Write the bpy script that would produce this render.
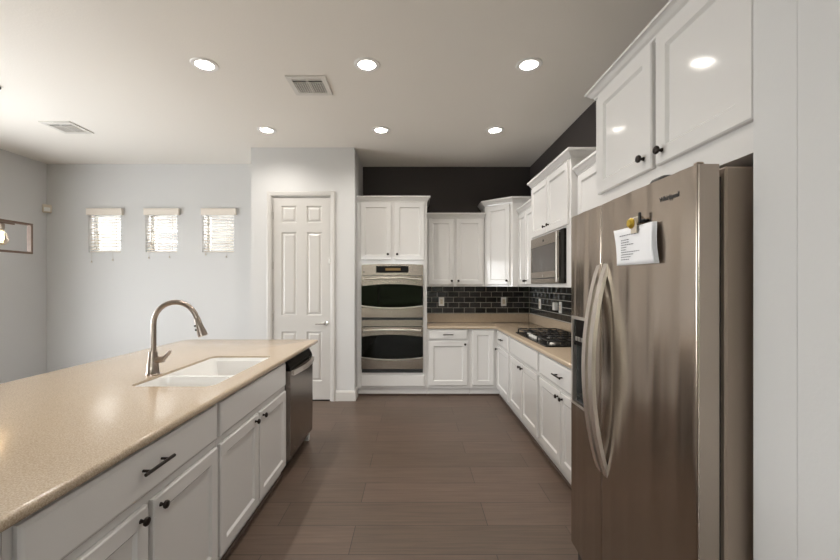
import bpy, bmesh, math, random
from mathutils import Vector, Matrix
random.seed(7)
PI = math.pi
for o in list(bpy.data.objects):
    bpy.data.objects.remove(o)
S = bpy.context.scene
COL = S.collection

# ------------------------------------------------------------------ camera
cd = bpy.data.cameras.new('camera')
cam = bpy.data.objects.new('camera', cd); COL.objects.link(cam)
cam.location = (0, 0, 1.40); cam.rotation_euler = (PI/2, 0, 0)
cd.sensor_width = 36; cd.lens = 36*400/840
cd.shift_x = 6/840; cd.shift_y = 5/840
cd.clip_start = 0.02
S.camera = cam

# ------------------------------------------------------------------ world and exposure
W = bpy.data.worlds.new('world'); S.world = W; W.use_nodes = True
bg = W.node_tree.nodes['Background']
bg.inputs[0].default_value = (0.985, 0.99, 1.0, 1); bg.inputs[1].default_value = 15.0
S.view_settings.view_transform = 'Standard'; S.view_settings.look = 'None'
S.view_settings.gamma = 1; S.view_settings.use_curve_mapping = False
S.view_settings.exposure = 0.3
LAMP_W = 6.8            # watts of each recessed can

def portal(name, loc, rot, sx, sy):
    ld = bpy.data.lights.new(name, 'AREA'); ld.shape = 'RECTANGLE'; ld.size = sx; ld.size_y = sy
    ld.cycles.is_portal = True
    o = bpy.data.objects.new(name, ld); o.location = loc; o.rotation_euler = rot; COL.objects.link(o)

# room measures (metres)
H = 3.06
XL, YD = -5.04, 5.49            # left wall, dining wall
PX0, PX1, YP = -1.968, -0.718, 4.83   # pantry block
YB, XR = 5.62, 1.63             # kitchen back wall, kitchen right wall
XN, YN = 0.895, 1.055           # near right wall: face and far end
YR = -4.6                       # rear wall
portal('rear_door_daylight', (-1.3, YR-0.1, 1.25), (PI/2, 0, 0), 3.2, 2.4)
portal('added_window_daylight', (XL-0.1, 2.9, 1.5), (0, -PI/2, 0), 1.6, 2.6)  # portal of the unseen window added in the left wall

# ------------------------------------------------------------------ materials
def nodes(m):
    m.use_nodes = True
    return m.node_tree, m.node_tree.nodes['Principled BSDF']
def mat(name, col, rough=0.5, metal=0.0, bump=0.0, bscale=200, var=0.0, vscale=6, spec=0.5, coat=0.0, emit=None, es=0):
    m = bpy.data.materials.new(name); t, b = nodes(m)
    b.inputs['Base Color'].default_value = (*col, 1); b.inputs['Roughness'].default_value = rough
    b.inputs['Metallic'].default_value = metal; b.inputs['Specular IOR Level'].default_value = spec
    b.inputs['Coat Weight'].default_value = coat
    tc = t.nodes.new('ShaderNodeTexCoord')
    if bump:
        n = t.nodes.new('ShaderNodeTexNoise'); n.inputs['Scale'].default_value = bscale; n.inputs['Detail'].default_value = 3
        t.links.new(tc.outputs['Object'], n.inputs['Vector'])
        bp = t.nodes.new('ShaderNodeBump'); bp.inputs['Strength'].default_value = bump; bp.inputs['Distance'].default_value = 0.004
        t.links.new(n.outputs['Fac'], bp.inputs['Height']); t.links.new(bp.outputs['Normal'], b.inputs['Normal'])
    if var:
        n = t.nodes.new('ShaderNodeTexNoise'); n.inputs['Scale'].default_value = vscale; n.inputs['Detail'].default_value = 4
        t.links.new(tc.outputs['Object'], n.inputs['Vector'])
        r = t.nodes.new('ShaderNodeValToRGB')
        r.color_ramp.elements[0].position = 0.3; r.color_ramp.elements[1].position = 0.7
        r.color_ramp.elements[0].color = (*[c*(1-var) for c in col], 1)
        r.color_ramp.elements[1].color = (*[min(1, c*(1+var)) for c in col], 1)
        t.links.new(n.outputs['Fac'], r.inputs['Fac']); t.links.new(r.outputs['Color'], b.inputs['Base Color'])
    if emit:
        b.inputs['Emission Color'].default_value = (*emit, 1); b.inputs['Emission Strength'].default_value = es
    return m

def steel(name, col, rough, axis=2, amp=0.05):
    """brushed steel: fine grain drawn out along one object axis"""
    m = bpy.data.materials.new(name); t, b = nodes(m)
    b.inputs['Metallic'].default_value = 1.0
    tc = t.nodes.new('ShaderNodeTexCoord'); mp = t.nodes.new('ShaderNodeMapping')
    sc = [900, 900, 900]; sc[axis] = 6
    mp.inputs['Scale'].default_value = sc
    t.links.new(tc.outputs['Object'], mp.inputs['Vector'])
    n = t.nodes.new('ShaderNodeTexNoise'); n.inputs['Scale'].default_value = 1.0; n.inputs['Detail'].default_value = 2
    t.links.new(mp.outputs['Vector'], n.inputs['Vector'])
    r = t.nodes.new('ShaderNodeValToRGB')
    r.color_ramp.elements[0].color = (*[c*(1-amp) for c in col], 1); r.color_ramp.elements[1].color = (*[c*(1+amp) for c in col], 1)
    t.links.new(n.outputs['Fac'], r.inputs['Fac']); t.links.new(r.outputs['Color'], b.inputs['Base Color'])
    rr = t.nodes.new('ShaderNodeMapRange'); rr.inputs['To Min'].default_value = rough-0.004; rr.inputs['To Max'].default_value = rough+0.004
    t.links.new(n.outputs['Fac'], rr.inputs['Value']); t.links.new(rr.outputs['Result'], b.inputs['Roughness'])
    return m

def quartz():
    m = bpy.data.materials.new('speckled_quartz'); t, b = nodes(m)
    tc = t.nodes.new('ShaderNodeTexCoord')
    n = t.nodes.new('ShaderNodeTexNoise'); n.inputs['Scale'].default_value = 240; n.inputs['Detail'].default_value = 4
    n2 = t.nodes.new('ShaderNodeTexVoronoi'); n2.inputs['Scale'].default_value = 230
    for k in (n, n2): t.links.new(tc.outputs['Object'], k.inputs['Vector'])
    r = t.nodes.new('ShaderNodeValToRGB'); e = r.color_ramp.elements
    e[0].position = 0.34; e[0].color = (0.37, 0.285, 0.20, 1); e[1].position = 0.66; e[1].color = (0.56, 0.46, 0.35, 1)
    x = e.new(0.5); x.color = (0.47, 0.375, 0.275, 1)
    t.links.new(n.outputs['Fac'], r.inputs['Fac'])
    mx = t.nodes.new('ShaderNodeMix'); mx.data_type = 'RGBA'; mx.inputs[7].default_value = (0.33, 0.24, 0.16, 1)
    g = t.nodes.new('ShaderNodeMath'); g.operation = 'LESS_THAN'; g.inputs[1].default_value = 0.16
    t.links.new(n2.outputs['Distance'], g.inputs[0]); 
    g2 = t.nodes.new('ShaderNodeMath'); g2.operation = 'MULTIPLY'; g2.inputs[1].default_value = 0.35
    t.links.new(g.outputs[0], g2.inputs[0]); t.links.new(g2.outputs[0], mx.inputs[0]); t.links.new(r.outputs['Color'], mx.inputs[6])
    t.links.new(mx.outputs[2], b.inputs['Base Color'])
    b.inputs['Roughness'].default_value = 0.17
    return m

def planks():
    m = bpy.data.materials.new('wood_plank_floor'); t, b = nodes(m)
    tc = t.nodes.new('ShaderNodeTexCoord'); mp = t.nodes.new('ShaderNodeMapping')
    mp.inputs['Location'].default_value = (0.34, -2.326+0.25*12, 0)
    t.links.new(tc.outputs['Object'], mp.inputs['Vector'])
    br = t.nodes.new('ShaderNodeTexBrick')
    br.inputs['Scale'].default_value = 1; br.inputs['Brick Width'].default_value = 1.22; br.inputs['Row Height'].default_value = 0.25
    br.inputs['Mortar Size'].default_value = 0.0024; br.inputs['Mortar Smooth'].default_value = 0.3; br.offset = 0.37; br.offset_frequency = 2
    br.inputs['Color1'].default_value = (0.102, 0.070, 0.050, 1); br.inputs['Color2'].default_value = (0.128, 0.086, 0.064, 1)
    br.inputs['Mortar'].default_value = (0.035, 0.023, 0.017, 1)
    t.links.new(mp.outputs['Vector'], br.inputs['Vector'])
    m2 = t.nodes.new('ShaderNodeMapping'); m2.inputs['Scale'].default_value = (1.6, 34, 1)
    t.links.new(tc.outputs['Object'], m2.inputs['Vector'])
    n = t.nodes.new('ShaderNodeTexNoise'); n.inputs['Scale'].default_value = 1.5; n.inputs['Detail'].default_value = 6; n.inputs['Distortion'].default_value = 0.8
    t.links.new(m2.outputs['Vector'], n.inputs['Vector'])
    mx = t.nodes.new('ShaderNodeMix'); mx.data_type = 'RGBA'; mx.blend_type = 'MULTIPLY'; mx.inputs[0].default_value = 1
    r = t.nodes.new('ShaderNodeValToRGB'); r.color_ramp.elements[0].position = 0.25; r.color_ramp.elements[1].position = 0.75
    r.color_ramp.elements[0].color = (0.72, 0.72, 0.72, 1); r.color_ramp.elements[1].color = (1.2, 1.2, 1.2, 1)
    t.links.new(n.outputs['Fac'], r.inputs['Fac'])
    t.links.new(br.outputs['Color'], mx.inputs[6]); t.links.new(r.outputs['Color'], mx.inputs[7])
    t.links.new(mx.outputs[2], b.inputs['Base Color'])
    b.inputs['Roughness'].default_value = 0.42
    bp = t.nodes.new('ShaderNodeBump'); bp.inputs['Strength'].default_value = 0.25; bp.inputs['Distance'].default_value = 0.002; bp.invert = True
    t.links.new(br.outputs['Fac'], bp.inputs['Height']); t.links.new(bp.outputs['Normal'], b.inputs['Normal'])
    return m

def tiles_mat():
    m = bpy.data.materials.new('slate_glazed_tile'); t, b = nodes(m)
    g = t.nodes.new('ShaderNodeNewGeometry')
    r = t.nodes.new('ShaderNodeValToRGB'); e = r.color_ramp.elements
    e[0].color = (0.010, 0.009, 0.008, 1); e[1].color = (0.032, 0.030, 0.029, 1)
    t.links.new(g.outputs['Random Per Island'], r.inputs['Fac']); t.links.new(r.outputs['Color'], b.inputs['Base Color'])
    b.inputs['Roughness'].default_value = 0.16
    return m

def glass_mat(name, tint, refl=0.06):
    m = bpy.data.materials.new(name); m.use_nodes = True; t = m.node_tree
    for n in list(t.nodes): t.nodes.remove(n)
    o = t.nodes.new('ShaderNodeOutputMaterial'); mx = t.nodes.new('ShaderNodeMixShader'); mx.inputs[0].default_value = refl
    tr = t.nodes.new('ShaderNodeBsdfTransparent'); tr.inputs[0].default_value = (*tint, 1)
    gl = t.nodes.new('ShaderNodeBsdfGlossy'); gl.inputs['Roughness'].default_value = 0.02
    t.links.new(tr.outputs[0], mx.inputs[1]); t.links.new(gl.outputs[0], mx.inputs[2]); t.links.new(mx.outputs[0], o.inputs[0])
    return m

M = dict(
    wall=mat('pale_grey_wall_paint', (0.63, 0.625, 0.62), 0.7, bump=0.12, bscale=90),
    ceil=mat('ceiling_paint', (0.82, 0.785, 0.73), 0.85, bump=0.25, bscale=70),
    dark=mat('charcoal_wall_paint', (0.042, 0.034, 0.033), 0.65, bump=0.12, bscale=90),
    white=mat('white_cabinet_paint', (0.70, 0.686, 0.672), 0.085, spec=0.32),
    trim=mat('white_trim_paint', (0.60, 0.58, 0.555), 0.35),
    inside=mat('cabinet_interior', (0.05, 0.02, 0.015), 0.7),
    bronze=mat('oil_rubbed_bronze', (0.020, 0.013, 0.010), 0.35, 0.6),
    quartz=quartz(), floor=planks(), tile=tiles_mat(),
    grout=mat('grey_grout', (0.46, 0.43, 0.38), 0.8),
    steel=steel('brushed_steel_vertical', (0.42, 0.355, 0.30), 0.21, 2, 0.012),
    steelh=steel('brushed_steel_horizontal', (0.37, 0.32, 0.275), 0.25, 0),
    steeloven=steel('brushed_steel_oven', (0.24, 0.20, 0.168), 0.27, 0),
    steeldw=steel('brushed_steel_dishwasher', (0.30, 0.26, 0.23), 0.25, 2),
    steelside=mat('grey_brown_painted_steel', (0.40, 0.315, 0.255), 0.40, 0.3),
    handle=steel('satin_steel_handle', (0.72, 0.665, 0.61), 0.34, 2, 0.02),
    chrome=mat('polished_chrome', (0.75, 0.74, 0.72), 0.12, 1.0),
    nickel=mat('brushed_nickel', (0.34, 0.285, 0.245), 0.28, 1.0),
    ovenglass=mat('black_oven_glass', (0.003, 0.003, 0.002), 0.03, spec=0.13),
    mwglass=mat('grey_tinted_microwave_glass', (0.055, 0.046, 0.040), 0.12, spec=0.45),
    black=mat('black_plastic', (0.010, 0.010, 0.010), 0.35),
    iron=mat('black_cast_iron', (0.010, 0.010, 0.011), 0.42, bump=0.2, bscale=300),
    enamel=mat('black_cooktop_enamel', (0.010, 0.010, 0.010), 0.25),
    sink=mat('white_sink_composite', (0.84, 0.83, 0.81), 0.22),
    outlet=mat('white_outlet_plastic', (0.82, 0.81, 0.78), 0.35),
    paper=mat('white_printer_paper', (0.86, 0.86, 0.88), 0.8),
    ink=mat('grey_printed_ink', (0.10, 0.10, 0.12), 0.8),
    gold=mat('yellow_gold_metal', (0.62, 0.42, 0.06), 0.3, 0.7),
    cream=mat('cream_plastic', (0.66, 0.58, 0.47), 0.4),
    blind=mat('cream_faux_wood_blind', (0.80, 0.73, 0.65), 0.45),
    cord=mat('blind_cord', (0.55, 0.50, 0.43), 0.7),
    vinyl=mat('white_vinyl_frame', (0.82, 0.82, 0.80), 0.4),
    glass=glass_mat('clear_window_glass', (0.98, 0.99, 0.99)),
    bulbglass=glass_mat('clear_bulb_glass', (1.0, 0.93, 0.82), 0.08),
    filament=mat('glowing_filament', (1, 0.8, 0.5), 0.5, emit=(1, 0.72, 0.42), es=60),
    lens=mat('lit_lamp_lens', (1, 1, 1), 0.5, emit=(1.0, 0.93, 0.83), es=14),
    can=mat('white_can_baffle', (0.85, 0.84, 0.82), 0.4),
    wood=mat('grey_brown_wood_frame', (0.16, 0.105, 0.075), 0.5, var=0.2, vscale=20),
    vent=mat('off_white_vent_paint', (0.68, 0.655, 0.61), 0.5),
    duct=mat('dark_duct', (0.035, 0.028, 0.022), 0.8),
    hinge=mat('brushed_hinge_metal', (0.45, 0.43, 0.40), 0.35, 1.0),
    shoe=mat('brown_shoe_moulding', (0.085, 0.056, 0.042), 0.5),
    display=mat('black_glass_display', (0.008, 0.007, 0.006), 0.2, spec=0.05),
    amber=mat('dim_amber_readout', (0.05, 0.03, 0.01), 0.4, emit=(1.0, 0.55, 0.15), es=0.12),
    grey=mat('dark_grey_plastic', (0.055, 0.055, 0.056), 0.22),
    stucco=mat('pale_stucco', (0.15, 0.147, 0.14), 0.9, bump=0.4, bscale=60),
    leaf=mat('hedge_leaves', (0.040, 0.058, 0.018), 0.7, var=0.5, vscale=6),
    lawn=mat('lawn_grass', (0.05, 0.07, 0.025), 0.9, var=0.4, vscale=9),
)

# ------------------------------------------------------------------ mesh helpers
class MB:
    def __init__(self): self.bm = bmesh.new()
    def face(self, pts):
        try: return self.bm.faces.new([self.bm.verts.new(p) for p in pts])
        except ValueError: return None
    def box(self, x0, x1, y0, y1, z0, z1, bev=0.0, seg=1):
        b = self.bm
        v = [b.verts.new((x, y, z)) for z in (z0, z1) for y in (y0, y1) for x in (x0, x1)]
        fs = [b.faces.new([v[i] for i in q]) for q in ((0,2,3,1),(4,5,7,6),(0,1,5,4),(2,6,7,3),(0,4,6,2),(1,3,7,5))]
        if bev:
            es = list({e for f in fs for e in f.edges})
            bmesh.ops.bevel(b, geom=es, offset=bev, segments=seg, affect='EDGES', profile=0.5)
        return self
    def loops(self, rings, cap0=True, cap1=True):
        b = self.bm; vs = [[b.verts.new(p) for p in r] for r in rings]
        n = len(vs[0])
        for a, c in zip(vs, vs[1:]):
            for i in range(n):
                try: b.faces.new((a[i], a[(i+1) % n], c[(i+1) % n], c[i]))
                except ValueError: pass
        if cap0: b.faces.new(list(reversed(vs[0])))
        if cap1: b.faces.new(vs[-1])
        return self
    def panel(self, rects):
        """nested rectangles (x0,x1,z0,z1,y) from the back outwards to the centre"""
        return self.loops([[(a, y, c), (b, y, c), (b, y, d), (a, y, d)] for a, b, c, d, y in rects])
    def tube(self, pts, r, n=10):
        pts = [Vector(p) for p in pts]; k = len(pts)
        rs = r if isinstance(r, (list, tuple)) else [r]*k
        rings = []; up = None
        for i, p in enumerate(pts):
            d = ((pts[i]-pts[i-1]).normalized() if i else Vector((0,0,0))) + ((pts[i+1]-p).normalized() if i < k-1 else Vector((0,0,0)))
            d.normalize()
            if up is None:
                up = Vector((0,0,1)) if abs(d.z) < 0.9 else Vector((1,0,0))
            u = (up - d*up.dot(d)).normalized(); up = u; w = d.cross(u)
            rings.append([p + (u*math.cos(2*PI*j/n) + w*math.sin(2*PI*j/n))*rs[i] for j in range(n)])
        return self.loops(rings)
    def lathe(self, prof, org=(0,0,0), axis='z', n=20):
        """prof: (radius, height) pairs along the axis"""
        rings = []
        for r, h in prof:
            ring = []
            for j in range(n):
                a = 2*PI*j/n; c, s = r*math.cos(a), r*math.sin(a)
                p = {'z': (c, s, h), '-z': (c, -s, -h), '-y': (c, -h, s), 'x': (h, c, s), '-x': (-h, s, c), 'y': (s, h, c)}[axis]
                ring.append((org[0]+p[0], org[1]+p[1], org[2]+p[2]))
            rings.append(ring)
        return self.loops(rings)
    def poly(self, outer, holes, z):
        """flat face with holes"""
        b = self.bm; es = []
        for lp in [outer]+list(holes):
            vs = [b.verts.new((p[0], p[1], z)) for p in lp]
            es += [b.edges.new((vs[i], vs[(i+1) % len(vs)])) for i in range(len(vs))]
        bmesh.ops.triangle_fill(b, use_beauty=True, use_dissolve=False, edges=es)
        return self
    def build(self, name, m, parent=None, smooth=0.0, fix=True):
        b = self.bm
        if fix:
            bmesh.ops.remove_doubles(b, verts=b.verts, dist=1e-6)
            bmesh.ops.recalc_face_normals(b, faces=b.faces)
        if smooth:
            for f in b.faces: f.smooth = True
            for e in b.edges:
                if len(e.link_faces) == 2 and e.calc_face_angle(0) > smooth: e.smooth = False
        me = bpy.data.meshes.new(name); b.to_mesh(me); b.free()
        me.materials.append(m if not isinstance(m, str) else M[m])
        o = bpy.data.objects.new(name, me); COL.objects.link(o)
        if parent: o.parent = parent
        return o

def thing(name, label, cat, loc=(0,0,0), rz=0.0, group=None):
    o = bpy.data.objects.new(name, None); COL.objects.link(o)
    o.empty_display_size = 0.1; o.location = loc; o.rotation_euler = (0, 0, rz)
    return tag(o, label, cat, group)
def tag(o, label, cat, group=None):
    o['label'] = label; o['category'] = cat
    if group: o['group'] = group
    return o
def struct(o): o['kind'] = 'structure'; return o
def lab(o, l): o['label'] = l; return o

def holed_plate(mb, axis, lo, hi, a0, a1, b0, b1, holes):
    """slab between lo and hi on `axis` ('x','y' or 'z'), spanning a,b on the other two, with rectangular holes"""
    A = sorted({a0, a1, *[h[0] for h in holes], *[h[1] for h in holes]}); B = sorted({b0, b1, *[h[2] for h in holes], *[h[3] for h in holes]})
    A = [a for a in A if a0 <= a <= a1]; B = [b for b in B if b0 <= b <= b1]
    def solid(i, j):
        if not (0 <= i < len(A)-1 and 0 <= j < len(B)-1): return False
        a, b = (A[i]+A[i+1])/2, (B[j]+B[j+1])/2
        return not any(h[0] < a < h[1] and h[2] < b < h[3] for h in holes)
    def P(c, a, b): return {'x': (c, a, b), 'y': (a, c, b), 'z': (a, b, c)}[axis]
    for i in range(len(A)-1):
        for j in range(len(B)-1):
            if not solid(i, j): continue
            a, a_, b, b_ = A[i], A[i+1], B[j], B[j+1]
            for c in (lo, hi): mb.face([P(c, a, b), P(c, a_, b), P(c, a_, b_), P(c, a, b_)])
            for di, dj, q in ((-1, 0, ((a, b), (a, b_))), (1, 0, ((a_, b), (a_, b_))), (0, -1, ((a, b), (a_, b))), (0, 1, ((a, b_), (a_, b_)))):
                if not solid(i+di, j+dj):
                    mb.face([P(lo, *q[0]), P(lo, *q[1]), P(hi, *q[1]), P(hi, *q[0])])
    return mb

def offset_loop(pts, d):
    """mitred inward offset of a counter-clockwise loop"""
    n = len(pts); out = []
    for i in range(n):
        p0, p, p1 = Vector(pts[i-1]), Vector(pts[i]), Vector(pts[(i+1) % n])
        a = (p-p0).normalized(); b = (p1-p).normalized()
        na, nb = Vector((-a.y, a.x)), Vector((-b.y, b.x))
        m = (na+nb); m = m/m.dot(na) if m.dot(na) > 1e-6 else na
        out.append(tuple(p + m*d))
    return out
def round_loop(pts, r, seg=5):
    """round the corners of a CCW loop; r may be a list"""
    n = len(pts); out = []
    for i in range(n):
        ri = r[i] if isinstance(r, (list, tuple)) else r
        p0, p, p1 = Vector(pts[i-1]), Vector(pts[i]), Vector(pts[(i+1) % n])
        if ri <= 0: out.append(tuple(p)); continue
        a = (p0-p).normalized(); b = (p1-p).normalized(); h = math.acos(max(-1, min(1, a.dot(b))))/2
        t = ri/math.tan(h); c = p + (a+b).normalized()*(ri/math.sin(h))
        s, e = p+a*t, p+b*t
        a0 = math.atan2(s.y-c.y, s.x-c.x); a1 = math.atan2(e.y-c.y, e.x-c.x)
        while a1-a0 > PI: a1 -= 2*PI
        while a1-a0 < -PI: a1 += 2*PI
        for k in range(seg+1):
            q = a0+(a1-a0)*k/seg; out.append((c.x+ri*math.cos(q), c.y+ri*math.sin(q)))
    return out
def slab(mb, outer, hole, z0, z1, r=0.014, seg=5):
    """worktop with a bullnosed outer edge and an optional hole"""
    rings = []
    for k in range(seg+1):
        a = PI/2*k/seg; rings.append([(x, y, z0+r-r*math.cos(a)) for x, y in offset_loop(outer, r-r*math.sin(a))])
    for k in range(seg+1):
        a = PI/2*k/seg; rings.append([(x, y, z1-r+r*math.sin(a)) for x, y in offset_loop(outer, r-r*math.cos(a))])
    mb.loops(rings, False, False)
    inn = offset_loop(outer, r)
    for z in (z0, z1): mb.poly(inn, [hole] if hole else [], z)
    if hole: mb.loops([[(x, y, z0) for x, y in hole], [(x, y, z1) for x, y in hole]], False, False)
    return mb

CROWN = ((0, 0), (0.008, 0), (0.010, 0.012), (0.022, 0.022), (0.036, 0.042), (0.046, 0.050), (0.052, 0.052), (0.052, 0.070))
def crown(mb, path, z0, ps=1.0, hs=1.0):
    """moulding swept round an open plan path, outside on the right of travel; closed at the back and top"""
    prof = [(o*ps, h*hs) for o, h in CROWN]
    n = len(path); P = [Vector(p) for p in path]; nm = []
    for i in range(n):
        ns = []
        if i: d = (P[i]-P[i-1]).normalized(); ns.append(Vector((d.y, -d.x)))
        if i < n-1: d = (P[i+1]-P[i]).normalized(); ns.append(Vector((d.y, -d.x)))
        m = sum(ns, Vector((0, 0))); nm.append(m/m.dot(ns[0]))
    rows = [[(P[i].x+nm[i].x*o, P[i].y+nm[i].y*o, z0+h) for o, h in prof] for i in range(n)]
    rows = [r + [(P[i].x-nm[i].x*0.02, P[i].y-nm[i].y*0.02, z0+prof[-1][1]), (P[i].x-nm[i].x*0.02, P[i].y-nm[i].y*0.02, z0)] for i, r in enumerate(rows)]
    return mb.loops(rows)

def arc(c, r, a0, a1, n, plane='xz'):
    out = []
    for k in range(n+1):
        a = a0+(a1-a0)*k/n; u, v = r*math.cos(a), r*math.sin(a)
        out.append((c[0]+u, c[1], c[2]+v) if plane == 'xz' else (c[0], c[1]+u, c[2]+v))
    return out

# ------------------------------------------------------------------ room shell
struct(MB().box(XL-0.2, XR+0.2, YR-0.2, YB+0.2, -0.12, 0).build('floor', 'floor'))
cans = [(x, y) for y in (3.01, 4.28) for x in (-1.575, -0.354, 0.866)]
cans_rear = [(-1.575, 1.74), (-0.354, 1.74)]
holes = [(x-0.066, x+0.066, y-0.066, y+0.066) for x, y in cans+cans_rear]
struct(holed_plate(MB(), 'z', H, H+0.02, XL-0.2, XR+0.2, YR-0.2, YB+0.2, holes).build('ceiling', 'ceil'))

# dining wall with three small windows
win = [(-4.47, -4.025), (-3.687, -3.25), (-2.907, -2.473)]
WZ0, WZ1 = 1.849, 2.40
struct(holed_plate(MB(), 'y', YD, YD+0.2, XL-0.2, PX0+0.001, 0, H, [(a, b, WZ0, WZ1) for a, b in win]).build('wall_dining', 'wall'))
struct(holed_plate(MB(), 'x', XL-0.2, XL, YR-0.2, YD-0.001, 0, H, [(1.7, 4.1, 0.75, 2.10)]).build('wall_left', 'wall'))
PD = (-1.727, -0.997, 2.482)     # pantry door opening
struct(holed_plate(MB(), 'y', YP, YP+0.12, PX0, PX1, 0, H, [(PD[0], PD[1], -1, PD[2])]).build('wall_pantry', 'wall'))
struct(MB().box(PX0, PX0+0.12, YP+0.121, YB, 0, H).build('wall_pantry_left', 'wall'))
struct(MB().box(PX1-0.12, PX1, YP+0.121, YB-0.001, 0, H).build('wall_pantry_right', 'wall'))
struct(MB().box(PX0+0.121, XR+0.2, YB, YB+0.2, 0, H).build('wall_back', 'dark'))
struct(MB().box(XR, XR+0.2, YN-0.12, YB-0.001, 0, H).build('wall_right', 'dark'))
struct(MB().box(XN, XN+0.15, YR, YN-0.121, 0, H).box(XN, XR, YN-0.12, YN, 0, H).build('wall_near', 'wall'))
struct(holed_plate(MB(), 'y', YR-0.2, YR, XL, XN+0.15, 0, H, [(-2.9, 0.3, 0.02, 2.45)]).build('wall_rear', 'wall'))

def window(n, axis, a0, a1, z0, z1, c, d, mull):
    """vinyl frame with glass set at depth c..c+d"""
    m = MB(); w = 0.035
    hs = []; k = mull+1; span = (a1-a0)/k
    for i in range(k): hs.append((a0+i*span+w, a0+(i+1)*span-w, z0+w, z1-w))
    f = struct(holed_plate(m, axis, c, c+d, a0, a1, z0, z1, hs).build(n, 'vinyl'))
    g = MB()
    for h in hs:
        if axis == 'y': g.box(h[0]-0.005, h[1]+0.005, c+d*0.4, c+d*0.6, h[2]-0.005, h[3]+0.005)
        else: g.box(c+d*0.4, c+d*0.6, h[0]-0.005, h[1]+0.005, h[2]-0.005, h[3]+0.005)
    g.build('window_pane', 'glass', f)
for i, (a, b) in enumerate(win): window('window_%d' % (i+1), 'y', a, b, WZ0, WZ1, YD+0.14, 0.04, 0)
window('window_4', 'x', 1.7, 4.1, 0.75, 2.10, XL-0.16, 0.05, 1)  # unseen window, put in and sized to brighten the dining side
window('door_2', 'y', -2.9, 0.3, 0.02, 2.45, YR-0.15, 0.06, 1)

# pantry door, casing, baseboards
def casing(name, x0, x1, zt, y, w=0.055):
    m = MB()
    prof = [(0, 0), (0, 0.010), (0.012, 0.016), (w-0.012, 0.020), (w, 0.014), (w, 0)]   # (outwards, proud)
    rows = []
    for px, pz, sx, sz in ((x0, 0, -1, 0), (x0, zt, -1, 1), (x1, zt, 1, 1), (x1, 0, 1, 0)):
        rows.append([(px+sx*o, y-p, pz+sz*o) for o, p in prof])
    m.loops(rows)
    return struct(m.build(name, 'trim'))
casing('trim_1', PD[0]+0.008, PD[1]-0.008, PD[2]-0.008, YP)
struct(MB().box(PD[0], PD[0]+0.018, YP, YP+0.12, 0, PD[2]).box(PD[1]-0.018, PD[1], YP, YP+0.12, 0, PD[2]).box(PD[0]+0.018, PD[1]-0.018, YP, YP+0.12, PD[2]-0.018, PD[2]).build('trim_2', 'trim'))
def six_panel():
    x0, x1, z0, z1 = PD[0]+0.021, PD[1]-0.021, 0.014, PD[2]-0.021
    y = YP+0.012; t = 0.035
    cols = ((-1.606, -1.419), (-1.300, -1.114)); rows = ((0.236, 0.836), (1.033, 2.04), (2.151, 2.358))
    hs = [(a, b, c, d) for a, b in cols for c, d in rows]
    m = MB(); holed_plate(m, 'y', y, y+t, x0, x1, z0, z1, hs)
    for a, b, c, d in hs:
        m.panel([(a, b, c, d, y+t-0.004), (a, b, c, d, y), (a+0.010, b-0.010, c+0.010, d-0.010, y+0.011), (a+0.022, b-0.022, c+0.022, d-0.022, y+0.011), (a+0.040, b-0.040, c+0.040, d-0.040, y+0.002)])
    o = struct(m.build('door_1', 'trim', fix=True))
    h = MB()
    h.lathe([(0.0, 0), (0.030, 0), (0.030, 0.006), (0.026, 0.010), (0.011, 0.012), (0.011, 0.045), (0.0, 0.045)], (-1.063, y, 0.934), '-y')
    h.tube([(-1.063, y-0.040, 0.934), (-1.10, y-0.044, 0.934), (-1.15, y-0.044, 0.932), (-1.185, y-0.040, 0.930)], [0.010, 0.009, 0.008, 0.007])
    h.build('door_handle', 'chrome', o, 0.6)
    for z in (2.24, 1.635, 1.01):
        MB().box(x0-0.005, x0+0.004, y-0.012, y+0.002, z-0.045, z+0.045, 0.003).build('hinge', 'hinge', o)
    MB().box(x1-0.012, x1+0.014, y-0.012, y, 1.66, 1.72, 0.003).build('latch_guard', 'outlet', o)
    MB().box(x0, x1, y-0.005, y+0.07, 0.0005, 0.012).build('threshold', 'black', o)
six_panel()

def baseboard(name, pts, h=0.125, t=0.014):
    """pts: open plan path, room on the right of travel"""
    prof = [(0, 0), (t, 0), (t, h-0.02), (t*0.5, h-0.004), (0, h)]
    n = len(pts); P = [Vector(p) for p in pts]; rows = []
    for i in range(n):
        ns = []
        if i: d = (P[i]-P[i-1]).normalized(); ns.append(Vector((d.y, -d.x)))
        if i < n-1: d = (P[i+1]-P[i]).normalized(); ns.append(Vector((d.y, -d.x)))
        mm = sum(ns, Vector((0, 0))); mm = mm/mm.dot(ns[0])
        rows.append([(P[i].x+mm.x*o, P[i].y+mm.y*o, z+0.0005) for o, z in prof])
    return struct(MB().loops(rows).build(name, 'trim'))
baseboard('baseboard_pantry', [(PD[1]+0.05, YP), (PX1, YP), (PX1, 5.04)])
baseboard('baseboard_dining', [(XL, -4.5), (XL, YD), (PX0, YD), (PX0, YP), (PD[0]-0.05, YP)])
baseboard('baseboard_near', [(XN, YN-0.002), (XN, -4.5)])

# outdoors, seen only in reflections and through the panes
lw = MB().box(-14, 8, -22, YR-0.21, -0.15, -0.06).build('lawn', 'lawn'); lw['kind'] = 'stuff'
hm = MB(); hm.box(-9, 6, -10.5, -9.3, 0.12, 2.3, 0.2, 3)
bmesh.ops.subdivide_edges(hm.bm, edges=hm.bm.edges, cuts=6, use_grid_fill=True)
for v in hm.bm.verts:
    if v.co.z > 0.3: v.co += Vector((random.uniform(-.15, .15), random.uniform(-.15, .15), random.uniform(-.12, .12)))
hd = hm.build('hedge', 'leaf'); hd['kind'] = 'stuff'

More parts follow.
